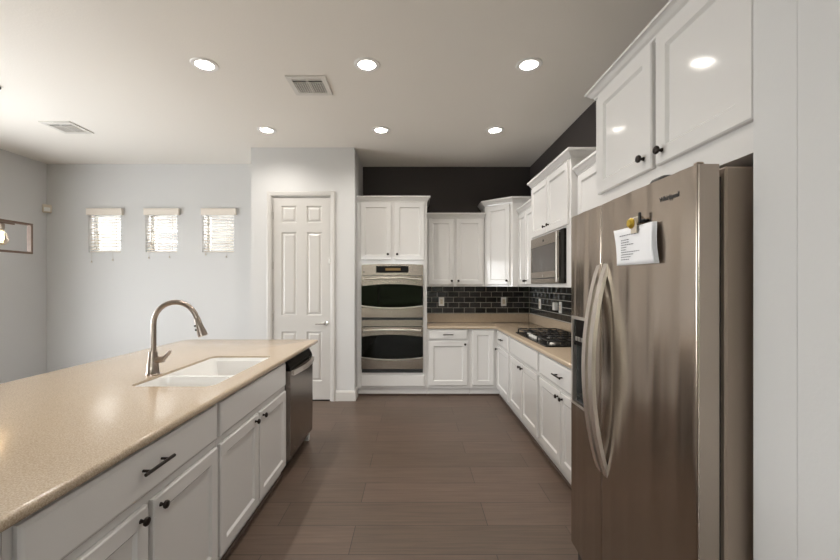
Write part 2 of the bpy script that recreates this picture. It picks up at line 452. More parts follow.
struct(MB().box(-12, -1, YD+0.21, 7.22, 2.75, 2.9).build('added_eave', 'trim'))  # unseen eave, added to cut the daylight on the small windows and blinds
t = thing('neighbour_house', 'pale stucco house wall seen through the small window blinds', 'house', (-4.5, 7.4, -0.1))
holed_plate(MB(), 'y', 0, 0.25, -5.0, 5.0, 0, 5.2, [(-0.30, 0.30, 2.10, 2.52)]).build('stucco_wall', 'stucco', t)
wf = holed_plate(MB(), 'y', 0.02, 0.08, -0.30, 0.30, 2.10, 2.52, [(-0.26, 0.26, 2.14, 2.29), (-0.26, 0.26, 2.33, 2.48)]).build('window_frame', 'vinyl', t)
MB().box(-0.27, 0.27, 0.04, 0.06, 2.12, 2.50).build('window_pane', 'grey', wf)
# ------------------------------------------------------------------ cabinets
def door_mesh(m, x0, x1, z0, z1, y=0.0, t=0.020, stile=0.058, rec=0.010):
    c = 0.0045
    m.panel([(x0, x1, z0, z1, y-0.001), (x0, x1, z0, z1, y-t+c), (x0+c, x1-c, z0+c, z1-c, y-t),
             (x0+stile, x1-stile, z0+stile, z1-stile, y-t), (x0+stile+0.011, x1-stile-0.011, z0+stile+0.011, z1-stile-0.011, y-t+rec)])
def drawer_mesh(m, x0, x1, z0, z1, y=0.0, t=0.020):
    m.panel([(x0, x1, z0, z1, y-0.001), (x0, x1, z0, z1, y-t+0.007), (x0+0.004, x1-0.004, z0+0.004, z1-0.004, y-t+0.003), (x0+0.012, x1-0.012, z0+0.012, z1-0.012, y-t)])
def knob(x, z, y, parent, s=1.0):
    m = MB(); m.lathe([(0, 0), (0.008*s, 0), (0.007*s, 0.003), (0.005*s, 0.010), (0.006*s, 0.014), (0.014*s, 0.017), (0.0155*s, 0.022), (0.013*s, 0.027), (0.006*s, 0.030), (0, 0.0305)], (x, y, z), '-y', 16)
    m.build('knob', 'bronze', parent, 0.7)
def pull(x, z, y, parent, w=0.16):
    m = MB(); m.tube([(x-w/2, y-0.030, z), (x+w/2, y-0.030, z)], 0.0062, 10)
    for s in (-1, 1): m.tube([(x+s*w*0.31, y, z), (x+s*w*0.31, y-0.030, z)], 0.005, 8)
    m.build('pull', 'bronze', parent, 0.7)

def cabinet(name, label, cat, loc, rz, w, d, z0, z1, doors=(), drawers=(), crown_path=None, toe=None, openings=(), group='white kitchen cabinets', opentop=False, crown_h=0.07):
    """built facing local -y, front frame at y=0; doors: (x0,x1,z0,z1,knob_x,knob_z)"""
    t = thing(name, label, cat, loc, rz, group)
    fz = z0
    m = MB()
    holed_plate(m, 'y', 0, 0.02, 0, w, fz, z1, list(openings))
    m.box(0, 0.016, 0.0201, d, fz, z1).box(w-0.016, w, 0.0201, d, fz, z1)
    m.box(0.0161, w-0.0161, d-0.012, d, fz, z1)
    m.box(0.0161, w-0.0161, 0.0201, d-0.0121, fz, fz+0.016)
    if not opentop: m.box(0.0161, w-0.0161, 0.0201, d-0.0121, z1-0.016, z1)
    if openings:
        for o in openings:
            m.box(0.0161, w-0.0161, 0.0201, d-0.0121, o[2]-0.018, o[2]-0.002)
            if o[3] < z1-0.05: m.box(0.0161, w-0.0161, 0.0201, d-0.0121, o[3]+0.002, o[3]+0.018)
    m.build('body', 'white', t)
    for q in doors:
        mm = MB(); door_mesh(mm, *q[:4]); o = mm.build('door', 'white', t)
        if q[4] is not None: knob(q[4], q[5], -0.020, o)
    for q in drawers:
        mm = MB(); drawer_mesh(mm, *q[:4]); o = mm.build('drawer', 'white', t)
        if q[4] is not None: pull(q[4], q[5], -0.020, o, q[6] if len(q) > 6 else 0.16)
    if crown_path:
        crown(MB(), crown_path, z1-0.001, ps=0.8, hs=crown_h/0.07).build('crown_moulding', 'white', t)
    if toe:
        MB().box(toe[0], toe[1], 0.030, 0.044, 0.0, z0-0.001).build('toe_kick', 'white', t)
        MB().box(toe[0], toe[1], 0.014, 0.0295, 0.0, 0.022, 0.004).build('shoe_moulding', 'shoe', t)
    return t

FY, FX, IX = 5.05, 1.055, -0.945      # base faces: back run, right run, island
CT0, CT1 = 0.845, 0.880               # worktop
G_UP, G_BASE, G_ISL = 'white wall cabinets', 'white base cabinets along the walls', 'white base cabinets of the island'

# oven tower
w = 0.879; x0 = -0.716
L = lambda X: X-x0
cabinet('oven_cabinet', 'tall white cabinet holding the double wall oven, beside the pantry wall', 'cabinet', (x0, FY, 0), 0, w, 0.565, 0.10, 2.45,
        doors=[(L(-0.672), L(-0.288), 1.715, 2.435, L(-0.327), 1.787), (L(-0.244), L(0.130), 1.715, 2.435, L(-0.212), 1.787)],
        drawers=[(L(-0.668), L(0.130), 0.122, 0.265, None, None)],
        crown_path=[(0, 0), (w, 0), (w, 0.56)], toe=(0, w), openings=[(L(-0.655), L(0.110), 0.31, 1.655)])
# upper, back wall
x0 = 0.166; w = 0.772
cabinet('wall_cabinet', 'low white two-door wall cabinet right of the oven tower on the dark back wall', 'cabinet', (x0, 5.32, 0), 0, w, 0.297, 1.38, 2.285,
        doors=[(0.024, 0.363, 1.405, 2.275, 0.333, 1.455), (0.392, 0.748, 1.405, 2.275, 0.422, 1.455)], crown_path=[(0.001, 0), (w, 0)], group=G_UP)

# diagonal corner upper
def diagonal():
    o = Vector((0.942, 5.32)); e = Vector((1.245, 5.045)); d = e-o; rz = math.atan2(d.y, d.x); wl = d.length
    t = thing('corner_wall_cabinet', 'tall single-door white wall cabinet set diagonally in the kitchen corner', 'cabinet', (o.x, o.y, 0), rz, G_UP)
    inv = lambda X, Y: tuple(Matrix.Rotation(-rz, 2) @ (Vector((X, Y))-o))
    pl = [inv(0.942, 5.615), inv(0.942, 5.32), inv(1.245, 5.045), inv(1.625, 5.045), inv(1.625, 5.615)]
    MB().loops([[(x, y, 1.38) for x, y in pl], [(x, y, 2.44) for x, y in pl]]).build('body', 'white', t)
    m = MB(); door_mesh(m, 0.035, wl-0.035, 1.405, 2.425); dd = m.build('door', 'white', t); knob(wl-0.068, 1.455, -0.02, dd)
    crown(MB(), pl[:4], 2.439).build('crown_moulding', 'white', t)
diagonal()
# right wall uppers
cabinet('wall_cabinet', 'narrow low white wall cabinet between the corner cabinet and the microwave cabinet', 'cabinet', (1.33, 5.035, 0), -PI/2, 0.70, 0.297, 1.38, 2.285,
        doors=[(0.025, 0.338, 1.405, 2.275, 0.312, 1.45), (0.350, 0.67, 1.405, 2.275, 0.376, 1.45)], crown_path=[(0, 0), (0.70, 0)], group=G_UP)
w = 1.075
cabinet('microwave_cabinet', 'tall white two-door wall cabinet with the microwave in its niche', 'cabinet', (1.28, 4.332, 0), -PI/2, w, 0.347, 1.38, 2.44,
        doors=[(0.030, 0.528, 1.90, 2.425, 0.478, 1.962), (0.540, 1.040, 1.90, 2.425, 0.588, 1.965)], crown_path=[(0, 0.345), (0, 0), (w, 0), (w, 0.345)], openings=[(0.020, 0.975, 1.412, 1.884)], group=G_UP)
cabinet('wall_cabinet', 'low white wall cabinet half hidden behind the fridge, right of the microwave cabinet', 'cabinet', (1.33, 3.252, 0), -PI/2, 1.222, 0.297, 1.38, 2.285,
        doors=[(0.05, 0.60, 1.405, 2.275, 0.565, 1.45), (0.612, 1.17, 1.405, 2.275, 0.647, 1.45)], crown_path=[(0, 0), (1.222, 0)], group=G_UP)
w = 0.96; b = 2.02
cabinet('fridge_cabinet', 'deep white two-door cabinet hung above the refrigerator', 'cabinet', (0.92, b, 0), -PI/2, w, 0.705, 1.759, 2.335,
        doors=[(0.055, 0.500, 1.843, 2.325, 0.452, 1.894), (0.526, 0.957, 1.843, 2.325, 0.568, 1.89)], crown_path=[(0, 0.70), (0, 0), (w, 0)], group=G_UP, crown_h=0.045)
ep = MB().box(0.95, 1.62, 2.0, 2.02, 0.001, 1.757).build('fridge_end_panel', 'white'); tag(ep, 'white side panel standing left of the refrigerator', 'panel')

# base cabinets, back wall
x0 = 0.166; w = 0.54
cabinet('base_cabinet', 'white base cabinet with one drawer and door, right of the oven tower', 'cabinet', (x0, FY, 0), 0, w, 0.56, 0.10, CT0,
        doors=[(0.020, 0.506, 0.135, 0.690, 0.475, 0.655)], drawers=[(0.020, 0.506, 0.715, 0.835, 0.262, 0.777, 0.13)], toe=(0, w), group=G_BASE)
w = 0.912; x0 = 0.708
cb = cabinet('corner_base_cabinet', 'white corner base cabinet showing one narrow door panel', 'cabinet', (x0, FY, 0), 0, w, 0.56, 0.10, CT0,
        doors=[(0.025, 0.298, 0.135, 0.830, None, None)], toe=(0, 0.376), group=G_BASE)
MB().box(0.377, 0.391, -0.004, 0.044, 0.0, 0.099).build('toe_kick', 'white', cb)
# base cabinets, right wall
cabinet('base_cabinet', 'narrow white base cabinet of one drawer and door beside the inner corner', 'cabinet', (FX, 5.045, 0), -PI/2, 0.665, 0.56, 0.10, CT0,
        doors=[(0.045, 0.640, 0.115, 0.640, 0.075, 0.605)], drawers=[(0.045, 0.640, 0.668, 0.832, 0.34, 0.752, 0.14)], toe=(0, 0.665), group=G_BASE)
cabinet('base_cabinet', 'white base cabinet with two doors under the gas cooktop', 'cabinet', (FX, 4.377, 0), -PI/2, 1.033, 0.56, 0.10, CT0,
        doors=[(0.03, 0.508, 0.115, 0.640, 0.475, 0.60), (0.524, 1.003, 0.115, 0.640, 0.557, 0.60)], drawers=[(0.03, 1.003, 0.668, 0.832, None, None)], toe=(0, 1.033), group=G_BASE)
cabinet('base_cabinet', 'white base cabinet with a wide drawer and two doors beside the refrigerator', 'cabinet', (FX, 3.341, 0), -PI/2, 1.318, 0.56, 0.10, CT0,
        doors=[(0.03, 0.500, 0.115, 0.640, 0.467, 0.60), (0.516, 0.986, 0.115, 0.640, 0.549, 0.60)], drawers=[(0.03, 0.986, 0.668, 0.832, 0.50, 0.752)], toe=(0, 1.318), group=G_BASE)

# island cabinets, facing the aisle
cabinet('island_cabinet', 'white island base cabinet at the near end, cut by the left edge of the photo', 'cabinet', (IX, 0.20, 0), PI/2, 0.715, 0.60, 0.10, CT0,
        doors=[(0.02, 0.345, 0.095, 0.635, 0.31, 0.60), (0.36, 0.695, 0.095, 0.635, 0.395, 0.60)], drawers=[(0.02, 0.695, 0.672, 0.833, 0.36, 0.765)], toe=(0, 0.715), group=G_ISL)
cabinet('island_cabinet', 'white island base cabinet with one wide drawer above two doors', 'cabinet', (IX, 0.917, 0), PI/2, 0.985, 0.60, 0.10, CT0,
        doors=[(0.023, 0.479, 0.095, 0.635, 0.436, 0.60), (0.506, 0.972, 0.095, 0.635, 0.543, 0.60)], drawers=[(0.023, 0.972, 0.672, 0.833, 0.498, 0.765)], toe=(0, 0.985), group=G_ISL)
cabinet('sink_base_cabinet', 'white island cabinet under the sink with a blank front above two doors', 'cabinet', (IX, 1.904, 0), PI/2, 1.022, 0.60, 0.10, CT0,
        doors=[(0.014, 0.482, 0.095, 0.635, 0.428, 0.605), (0.502, 0.990, 0.095, 0.635, 0.545, 0.605)], drawers=[(0.014, 0.990, 0.672, 0.833, None, None)], toe=(0, 1.022), group=G_ISL, opentop=True)
t = thing('island_shell', 'white panels closing the far end and back of the island beside the dishwasher', 'panel', (-1.2, 3.6, 0))
MB().box(-0.40, 0.255, -0.012, 0.028, 0.001, CT0-0.001).build('end_panel', 'white', t)
MB().box(-0.45, -0.41, -3.4, 0.028, 0.001, CT0-0.001).build('back_panel', 'white', t)

# ------------------------------------------------------------------ worktops, splash
sink_hole = round_loop([(-1.470, 2.05), (-1.035, 2.05), (-1.035, 2.93), (-1.470, 2.93)], 0.05, 6)
outer = round_loop([(-0.915, 0.18), (-0.915, 3.84), (-2.19, 3.84), (-2.19, 0.18)], [0.03, 0.035, 0.12, 0.03], 6)
tag(slab(MB(), outer, sink_hole, CT0, CT1).build('island_worktop', 'quartz', None, 0.7), 'beige speckled quartz worktop of the island with the sink cut in', 'worktop')
t = thing('perimeter_worktop', 'beige speckled quartz worktop running round the corner along both walls', 'worktop', (0, 0, 0))
ol = [(0.168, 5.02), (1.025, 5.02), (1.025, 2.026), (1.627, 2.026), (1.627, 5.617), (0.168, 5.617)]
slab(MB(), round_loop(ol, [0, 0.03, 0, 0, 0, 0], 4), None, CT0, CT1).build('slab', 'quartz', t, 0.7)
MB().box(0.168, 1.606, 5.597, 5.617, CT1+0.0005, 1.0, 0.003).box(1.607, 1.627, 2.026, 5.596, CT1+0.0005, 1.0, 0.003).build('upstand', 'quartz', t)

def tile_splash():
    t = thing('tile_backsplash', 'black glazed subway tile backsplash with pale grout between worktop and cabinets', 'backsplash', (0, 0, 0))
    z0, z1 = 1.001, 1.379
    MB().box(0.168, 1.622, 5.611, 5.617, z0, z1).box(1.621, 1.627, 2.03, 5.6105, z0, z1).build('grout', 'grout', t)
    m = MB(); tw, th, g = 0.152, 0.0745, 0.0065
    for wall in (0, 1):
        a0, a1 = (0.169, 1.613) if wall == 0 else (2.03, 5.604)
        r = 0; z = z1-th
        while z > z0-th:
            a = a1+(tw/2 if r % 2 else 0)
            while a > a0:
                lo, hi = max(a-tw+g, a0), min(a, a1)
                zl, zh = max(z+g/2, z0), min(z+th-g/2, z1)
                if hi-lo > 0.012 and zh-zl > 0.012:
                    dz = random.uniform(-.0008, .0008); c = 0.0015
                    f = 5.606+dz if wall == 0 else 1.616+dz; bk = 5.611 if wall == 0 else 1.621
                    P = (lambda u, d, v: (u, d, v)) if wall == 0 else (lambda u, d, v: (d, u, v))
                    m.loops([[P(*q) for q in ((lo, bk, zl), (hi, bk, zl), (hi, bk, zh), (lo, bk, zh))],
                             [P(*q) for q in ((lo, f+c, zl), (hi, f+c, zl), (hi, f+c, zh), (lo, f+c, zh))],
                             [P(*q) for q in ((lo+c, f, zl+c), (hi-c, f, zl+c), (hi-c, f, zh-c), (lo+c, f, zh-c))]], False)
                a -= tw
            z -= th; r += 1
    m.build('tiles', 'tile', t)
tile_splash()

# ------------------------------------------------------------------ sink and faucet
def sink():
    t = thing('kitchen_sink', 'white undermount double-bowl sink set in the island worktop', 'sink', (-1.2525, 2.49, 0.62))
    # local = world - loc
    zt = 0.868-0.62; zd = 0.815-0.62
    out = round_loop([(-0.216, -0.4385), (0.216, -0.4385), (0.216, 0.4385), (-0.216, 0.4385)], 0.049, 6)
    b1 = round_loop([(-0.2075, -0.430), (0.2075, -0.430), (0.2075, -0.165), (-0.2075, -0.165)], 0.045, 6)
    b2 = round_loop([(-0.2075, -0.140), (0.2075, -0.140), (0.2075, 0.430), (-0.2075, 0.430)], 0.045, 6)
    m = MB(); m.poly(out, [b1, b2], zt)
    m.loops([[(x, y, zt) for x, y in out], [(x, y, zt-0.02) for x, y in out]], False, False)
    for bl in (b1, b2):
        m.loops([[(x, y, zt) for x, y in bl], [(x, y, zt-0.006) for x, y in offset_loop(bl, 0.002)], [(x, y, 0.05) for x, y in offset_loop(bl, 0.012)], [(x, y, 0.03) for x, y in offset_loop(bl, 0.02)], [(x, y, 0.022) for x, y in offset_loop(bl, 0.04)]], False, True)
        ob = offset_loop(bl, -0.007)
        m.loops([[(x, y, zt-0.02) for x, y in ob], [(x, y, 0.012) for x, y in ob]], False, True)
    m.build('bowls', 'sink', t, 0.6)
    for y in (-0.31, 0.15):
        d = MB().lathe([(0, 0), (0.042, 0), (0.040, 0.004), (0.030, 0.004), (0.024, 0.001), (0, 0.001)], (0, y, 0.0225)); d.build('drain', 'chrome', t, 0.6)
sink()
def faucet():
    t = thing('kitchen_faucet', 'brushed nickel gooseneck pull-down faucet standing behind the island sink', 'faucet', (-1.517, 2.324, CT1+0.0005))
    m = MB().lathe([(0, 0), (0.037, 0), (0.037, 0.006), (0.034, 0.010), (0.031, 0.05), (0.026, 0.10), (0.0225, 0.132), (0.018, 0.136), (0, 0.136)], n=24); m.build('base', 'nickel', t, 0.6)
    R = 0.128
    pts = [(0.004, 0, 0.13), (0.004, 0, 0.22), (0.004, 0, 0.292)] + arc((0.004+R, 0, 0.292), R, PI, 0.10*PI, 14)
    m = MB().tube(pts, 0.0145, 14); m.build('spout', 'nickel', t, 0.8)
    e = Vector(pts[-1]); dr = (Vector(pts[-1])-Vector(pts[-2])).normalized()
    dr = (dr*0.2+Vector((0.32, 0, -1))*0.8).normalized()
    q = lambda s: tuple(e+dr*s)
    m = MB().tube([q(0), q(0.006), q(0.01), q(0.05), q(0.098), q(0.114), q(0.116)], [0.0155, 0.0155, 0.017, 0.019, 0.027, 0.0275, 0.022], 16)
    sh = m.build('spray_head', 'nickel', t, 0.7)
    for s in (0.045, 0.07):
        p = e+dr*s+Vector((-0.016-0.1*(s-0.045), -0.013, -0.006)); MB().lathe([(0, -0.006), (0.006, -0.004), (0.006, 0.004), (0, 0.006)], tuple(p), 'y', 10).build('button', 'black', sh, 0.6)
    m = MB().tube([(0.018, 0, 0.083), (0.050, 0, 0.088), (0.062, 0, 0.090), (0.064, 0, 0.0905)], [0.020, 0.020, 0.018, 0.012], 16)
    m.tube([(0.058, 0, 0.092), (0.074, 0, 0.102), (0.092, 0, 0.124), (0.102, 0, 0.140)], [0.013, 0.012, 0.011, 0.008], 10)
    m.build('lever', 'nickel', t, 0.7)
faucet()

# ------------------------------------------------------------------ dishwasher
def dishwasher():
    w = 0.648
    t = thing('dishwasher', 'stainless steel dishwasher at the far end of the island', 'dishwasher', (IX, 2.932, 0), PI/2)
    MB().box(0.004, w-0.004, 0.0, 0.56, 0.10, CT0-0.002).build('tub', 'black', t)
    MB().box(0.01, w-0.01, 0.045, 0.055, 0.001, 0.099).build('kick_plate', 'black', t)
    m = MB(); prof = [(-0.001, 0.105), (-0.028, 0.105), (-0.036, 0.115), (-0.039, 0.30), (-0.039, 0.66), (-0.037, 0.765), (-0.001, 0.765)]
    m.loops([[(x, y, z) for y, z in prof] for x in (0.006, w-0.006)])
    d = m.build('door', 'steeldw', t, 0.7)
    m = MB(); prof = [(-0.001, 0.768), (-0.034, 0.768), (-0.034, 0.79), (-0.010, 0.836), (-0.001, 0.836)]
    m.loops([[(x, y, z) for y, z in prof] for x in (0.006, w-0.006)]); m.build('control_panel', 'display', t)
    m = MB(); pts = []; k = 14
    for i in range(k+1):
        u = i/k; x = 0.03+(w-0.06)*u; pts.append((x, -0.052-0.026*math.sin(PI*u), 0.748))
    rings = [[(x, y-0.006, z-0.018), (x, y+0.006, z-0.018), (x, y+0.006, z+0.018), (x, y-0.006, z+0.018)] for x, y, z in pts]
    m.loops(rings); m.box(0.03, 0.055, -0.054, -0.037, 0.732, 0.764).box(w-0.055, w-0.03, -0.054, -0.037, 0.732, 0.764)
    m.build('handle', 'handle', t, 0.5)
dishwasher()

# ------------------------------------------------------------------ double wall oven
def wall_oven():
    x0, x1 = -0.659, 0.114; w = x1-x0
    t = thing('double_wall_oven', 'stainless double wall oven with two bowed black windows, built into the tower', 'oven', (x0, FY, 0))
    MB().box(0.008, w-0.008, 0.0, 0.52, 0.312, 1.652).build('oven_box', 'black', t)
    def strip(zt, zb, y0, y1, n=20, xa=0.0, xb=w):
        """slab between two curves zt(u), zb(u), u from -1 to 1"""
        m = MB(); rows = []
        for i in range(n+1):
            u = -1+2*i/n; x = xa+(xb-xa)*i/n
            rows.append([(x, y1, zb(u)), (x, y0, zb(u)), (x, y0, zt(u)), (x, y1, zt(u))])
        return m.loops(rows)
    Z = lambda py: 1.40+(285-py)/79.2
    C = lambda v: (lambda u: v)
    B = lambda side, mid: (lambda u: mid+(side-mid)*u*u)
    y1 = -0.001
    cp = strip(B(Z(264.9), Z(264.0)), C(Z(275.4)), -0.026, y1).build('control_panel', 'steeloven', t)
    d = MB().box(0.183, 0.590, -0.030, -0.0265, Z(272.7), Z(266.1), 0.002).build('display', 'display', cp)
    MB().box(0.30, 0.49, -0.0315, -0.0302, Z(270.6), Z(268.2)).build('readout', 'amber', d)
    MB().lathe([(0, 0), (0.009, 0), (0.009, 0.002), (0, 0.002)], (0.030, -0.0265, Z(272)), '-y', 16).build('round_badge', 'black', cp)
    for k, (tp, ws, wm, bs, bm_, bt, gap) in enumerate(((275.9, 286.2, 284.0, 305.0, 307.3, 317.2, 319.8), (326.6, 336.4, 334.2, 356.2, 358.4, 368.2, 372.2))):
        if k: strip(C(Z(319.9)), C(Z(326.0)), -0.026, y1).build('trim_strip', 'steeloven', t)
        # door frame: one mesh round the bowed window
        n = 20; m = MB()
        for top, bot in ((C(Z(tp)), B(Z(ws), Z(wm))), (B(Z(bs), Z(bm_)), C(Z(bt)))):
            rows = []
            for i in range(n+1):
                u = -1+2*i/n; x = w*i/n; f = -0.040-0.006*(1-u*u)
                rows.append([(x, y1, bot(u)), (x, f, bot(u)), (x, f, top(u)), (x, y1, top(u))])
            m.loops(rows)
        dr = m.build('oven_door', 'steeloven', t, 0.5)
        strip(lambda u: B(Z(ws), Z(wm))(u)-0.001, lambda u: B(Z(bs), Z(bm_))(u)+0.001, -0.036, y1).build('door_window', 'ovenglass', dr)
        # bright lip below the window
        rows = []
        for i in range(n+1):
            u = -1+2*i/n; x = w*i/n; z = B(Z(bs), Z(bm_))(u); f = -0.0405-0.006*(1-u*u)
            rows.append([(x, f, z-0.014), (x, f-0.007, z-0.008), (x, f-0.007, z-0.002), (x, f, z-0.0005)])
        MB().loops(rows).build('window_lip', 'handle', dr, 0.5)
        hz = Z(tp+3.2)
        pts = [(0.03+(w-0.06)*i/16, -0.052-0.034*math.sin(PI*i/16), hz-0.006+0.018*math.sin(PI*i/16)) for i in range(17)]
        m = MB().tube(pts, 0.011, 10)
        for x in (0.035, w-0.035): m.tube([(x, -0.040, hz-0.004), (x, -0.058, hz-0.004)], 0.012, 10)
        m.build('handle', 'handle', dr, 0.7)
        MB().box(0.002, w-0.002, -0.022, y1, Z(gap), Z(bt+0.15)).build('vent_slot', 'black', t)
wall_oven()

# ------------------------------------------------------------------ microwave
def microwave():
    w, z0, z1 = 0.945, 1.415, 1.880
    t = thing('microwave', 'built-in stainless microwave in the niche above the right counter', 'microwave', (1.28, 4.307, 0), -PI/2)
    MB().box(0.006, w-0.006, 0.001, 0.32, z0+0.004, z1-0.004).build('case', 'black', t)
    m = MB(); holed_plate(m, 'y', -0.022, 0.0005, 0.0, 0.835, z0, z1, [(0.022, 0.795, z0+0.115, z1-0.095)])
    d = m.build('door', 'steelh', t)
    MB().box(0.0225, 0.7945, -0.018, 0.0005, z0+0.1155, z1-0.0955).build('door_window', 'mwglass', d)
    m = MB().box(0.812, 0.832, -0.046, -0.034, z0+0.012, z1-0.012, 0.004).box(0.815, 0.829, -0.035, -0.0225, z0+0.02, z0+0.05).box(0.815, 0.829, -0.035, -0.0225, z1-0.05, z1-0.02)
    m.build('handle', 'handle', d)
    MB().box(0.845, w, -0.020, 0.0005, z0, z1, 0.002).build('control_panel', 'display', t)
    for z, s in ((z1-0.047, 'black'), (z0+0.075, 'chrome')):
        MB().lathe([(0, 0), (0.012, 0), (0.012, 0.002), (0, 0.002)], (0.41, -0.0225, z), '-y', 16).build('round_badge', s, d)
    MB().box(0.03, 0.79, -0.0235, -0.0222, z0+0.045, z0+0.055).build('groove', 'black', d)
microwave()

# ------------------------------------------------------------------ cooktop
def cooktop():
    X, Y = 1.325, 3.845
    t = thing('gas_cooktop', 'black five-burner gas cooktop with cast iron grates on the right counter', 'cooktop', (X, Y, CT1+0.0006))
    pl = round_loop([(-0.225, -0.505), (0.235, -0.505), (0.235, 0.505), (-0.225, 0.505)], 0.02, 4)
    MB().loops([[(x, y, 0) for x, y in pl], [(x, y, 0.007) for x, y in pl], [(x, y, 0.010) for x, y in offset_loop(pl, 0.006)]]).build('tray', 'enamel', t)
    for i, (bx, by, r) in enumerate(((-0.10, -0.34, 0.045), (0.12, -0.34, 0.038), (0.02, 0.0, 0.058), (-0.10, 0.34, 0.038), (0.12, 0.34, 0.045))):
        b = MB().lathe([(0, 0), (r+0.014, 0), (r+0.010, 0.008), (r-0.004, 0.010), (r-0.004, 0.018), (0, 0.018)], (bx, by, 0.0102)).build('burner', 'chrome' if i == 2 else 'hinge', t, 0.6)
        MB().lathe([(0, 0), (r, 0), (r, 0.006), (r-0.006, 0.009), (0, 0.009)], (bx, by, 0.0284)).build('burner_cap', 'iron', b, 0.6)
    for y0, y1 in ((-0.495, -0.175), (-0.165, 0.165), (0.175, 0.495)):
        m = MB(); zt, bar = 0.052, 0.011; xa, xb = (-0.20, 0.225) if abs(y0) > 0.17 else (-0.07, 0.225)
        if y0 < -0.4 or y0 > 0.1: xa = -0.20
        def hb(xx0, xx1, yy0, yy1): m.box(xx0, xx1, yy0, yy1, zt-bar, zt, 0.003)
        hb(xa, xb, y0, y0+bar); hb(xa, xb, y1-bar, y1); hb(xa, xa+bar, y0, y1); hb(xb-bar, xb, y0, y1)
        yc = (y0+y1)/2
        hb(xa, xb, yc-bar/2, yc+bar/2)
        for q in (0.25, 0.5, 0.75): 
            xq = xa+(xb-xa)*q; hb(xq-bar/2, xq+bar/2, y0, yc-0.035); hb(xq-bar/2, xq+bar/2, yc+0.035, y1)
        for cx in (xa+0.006, xb-0.006):
            for cy in (y0+0.006, y1-0.006): m.tube([(cx, cy, 0.0085), (cx, cy, zt-0.004)], [0.008, 0.006], 8)
        m.build('grate', 'iron', t)
    for i in range(5):
        y = 0.13-0.065*i
        k = MB().lathe([(0, 0), (0.021, 0), (0.021, 0.004), (0.018, 0.006), (0.016, 0.024), (0.013, 0.027), (0, 0.027)], (-0.165, y, 0.0102), n=18).build('control_knob', 'hinge', t, 0.6)
        MB().box(-0.181, -0.149, y-0.003, y+0.003, 0.0375, 0.041, 0.001).build('knob_grip', 'black', k)
cooktop()

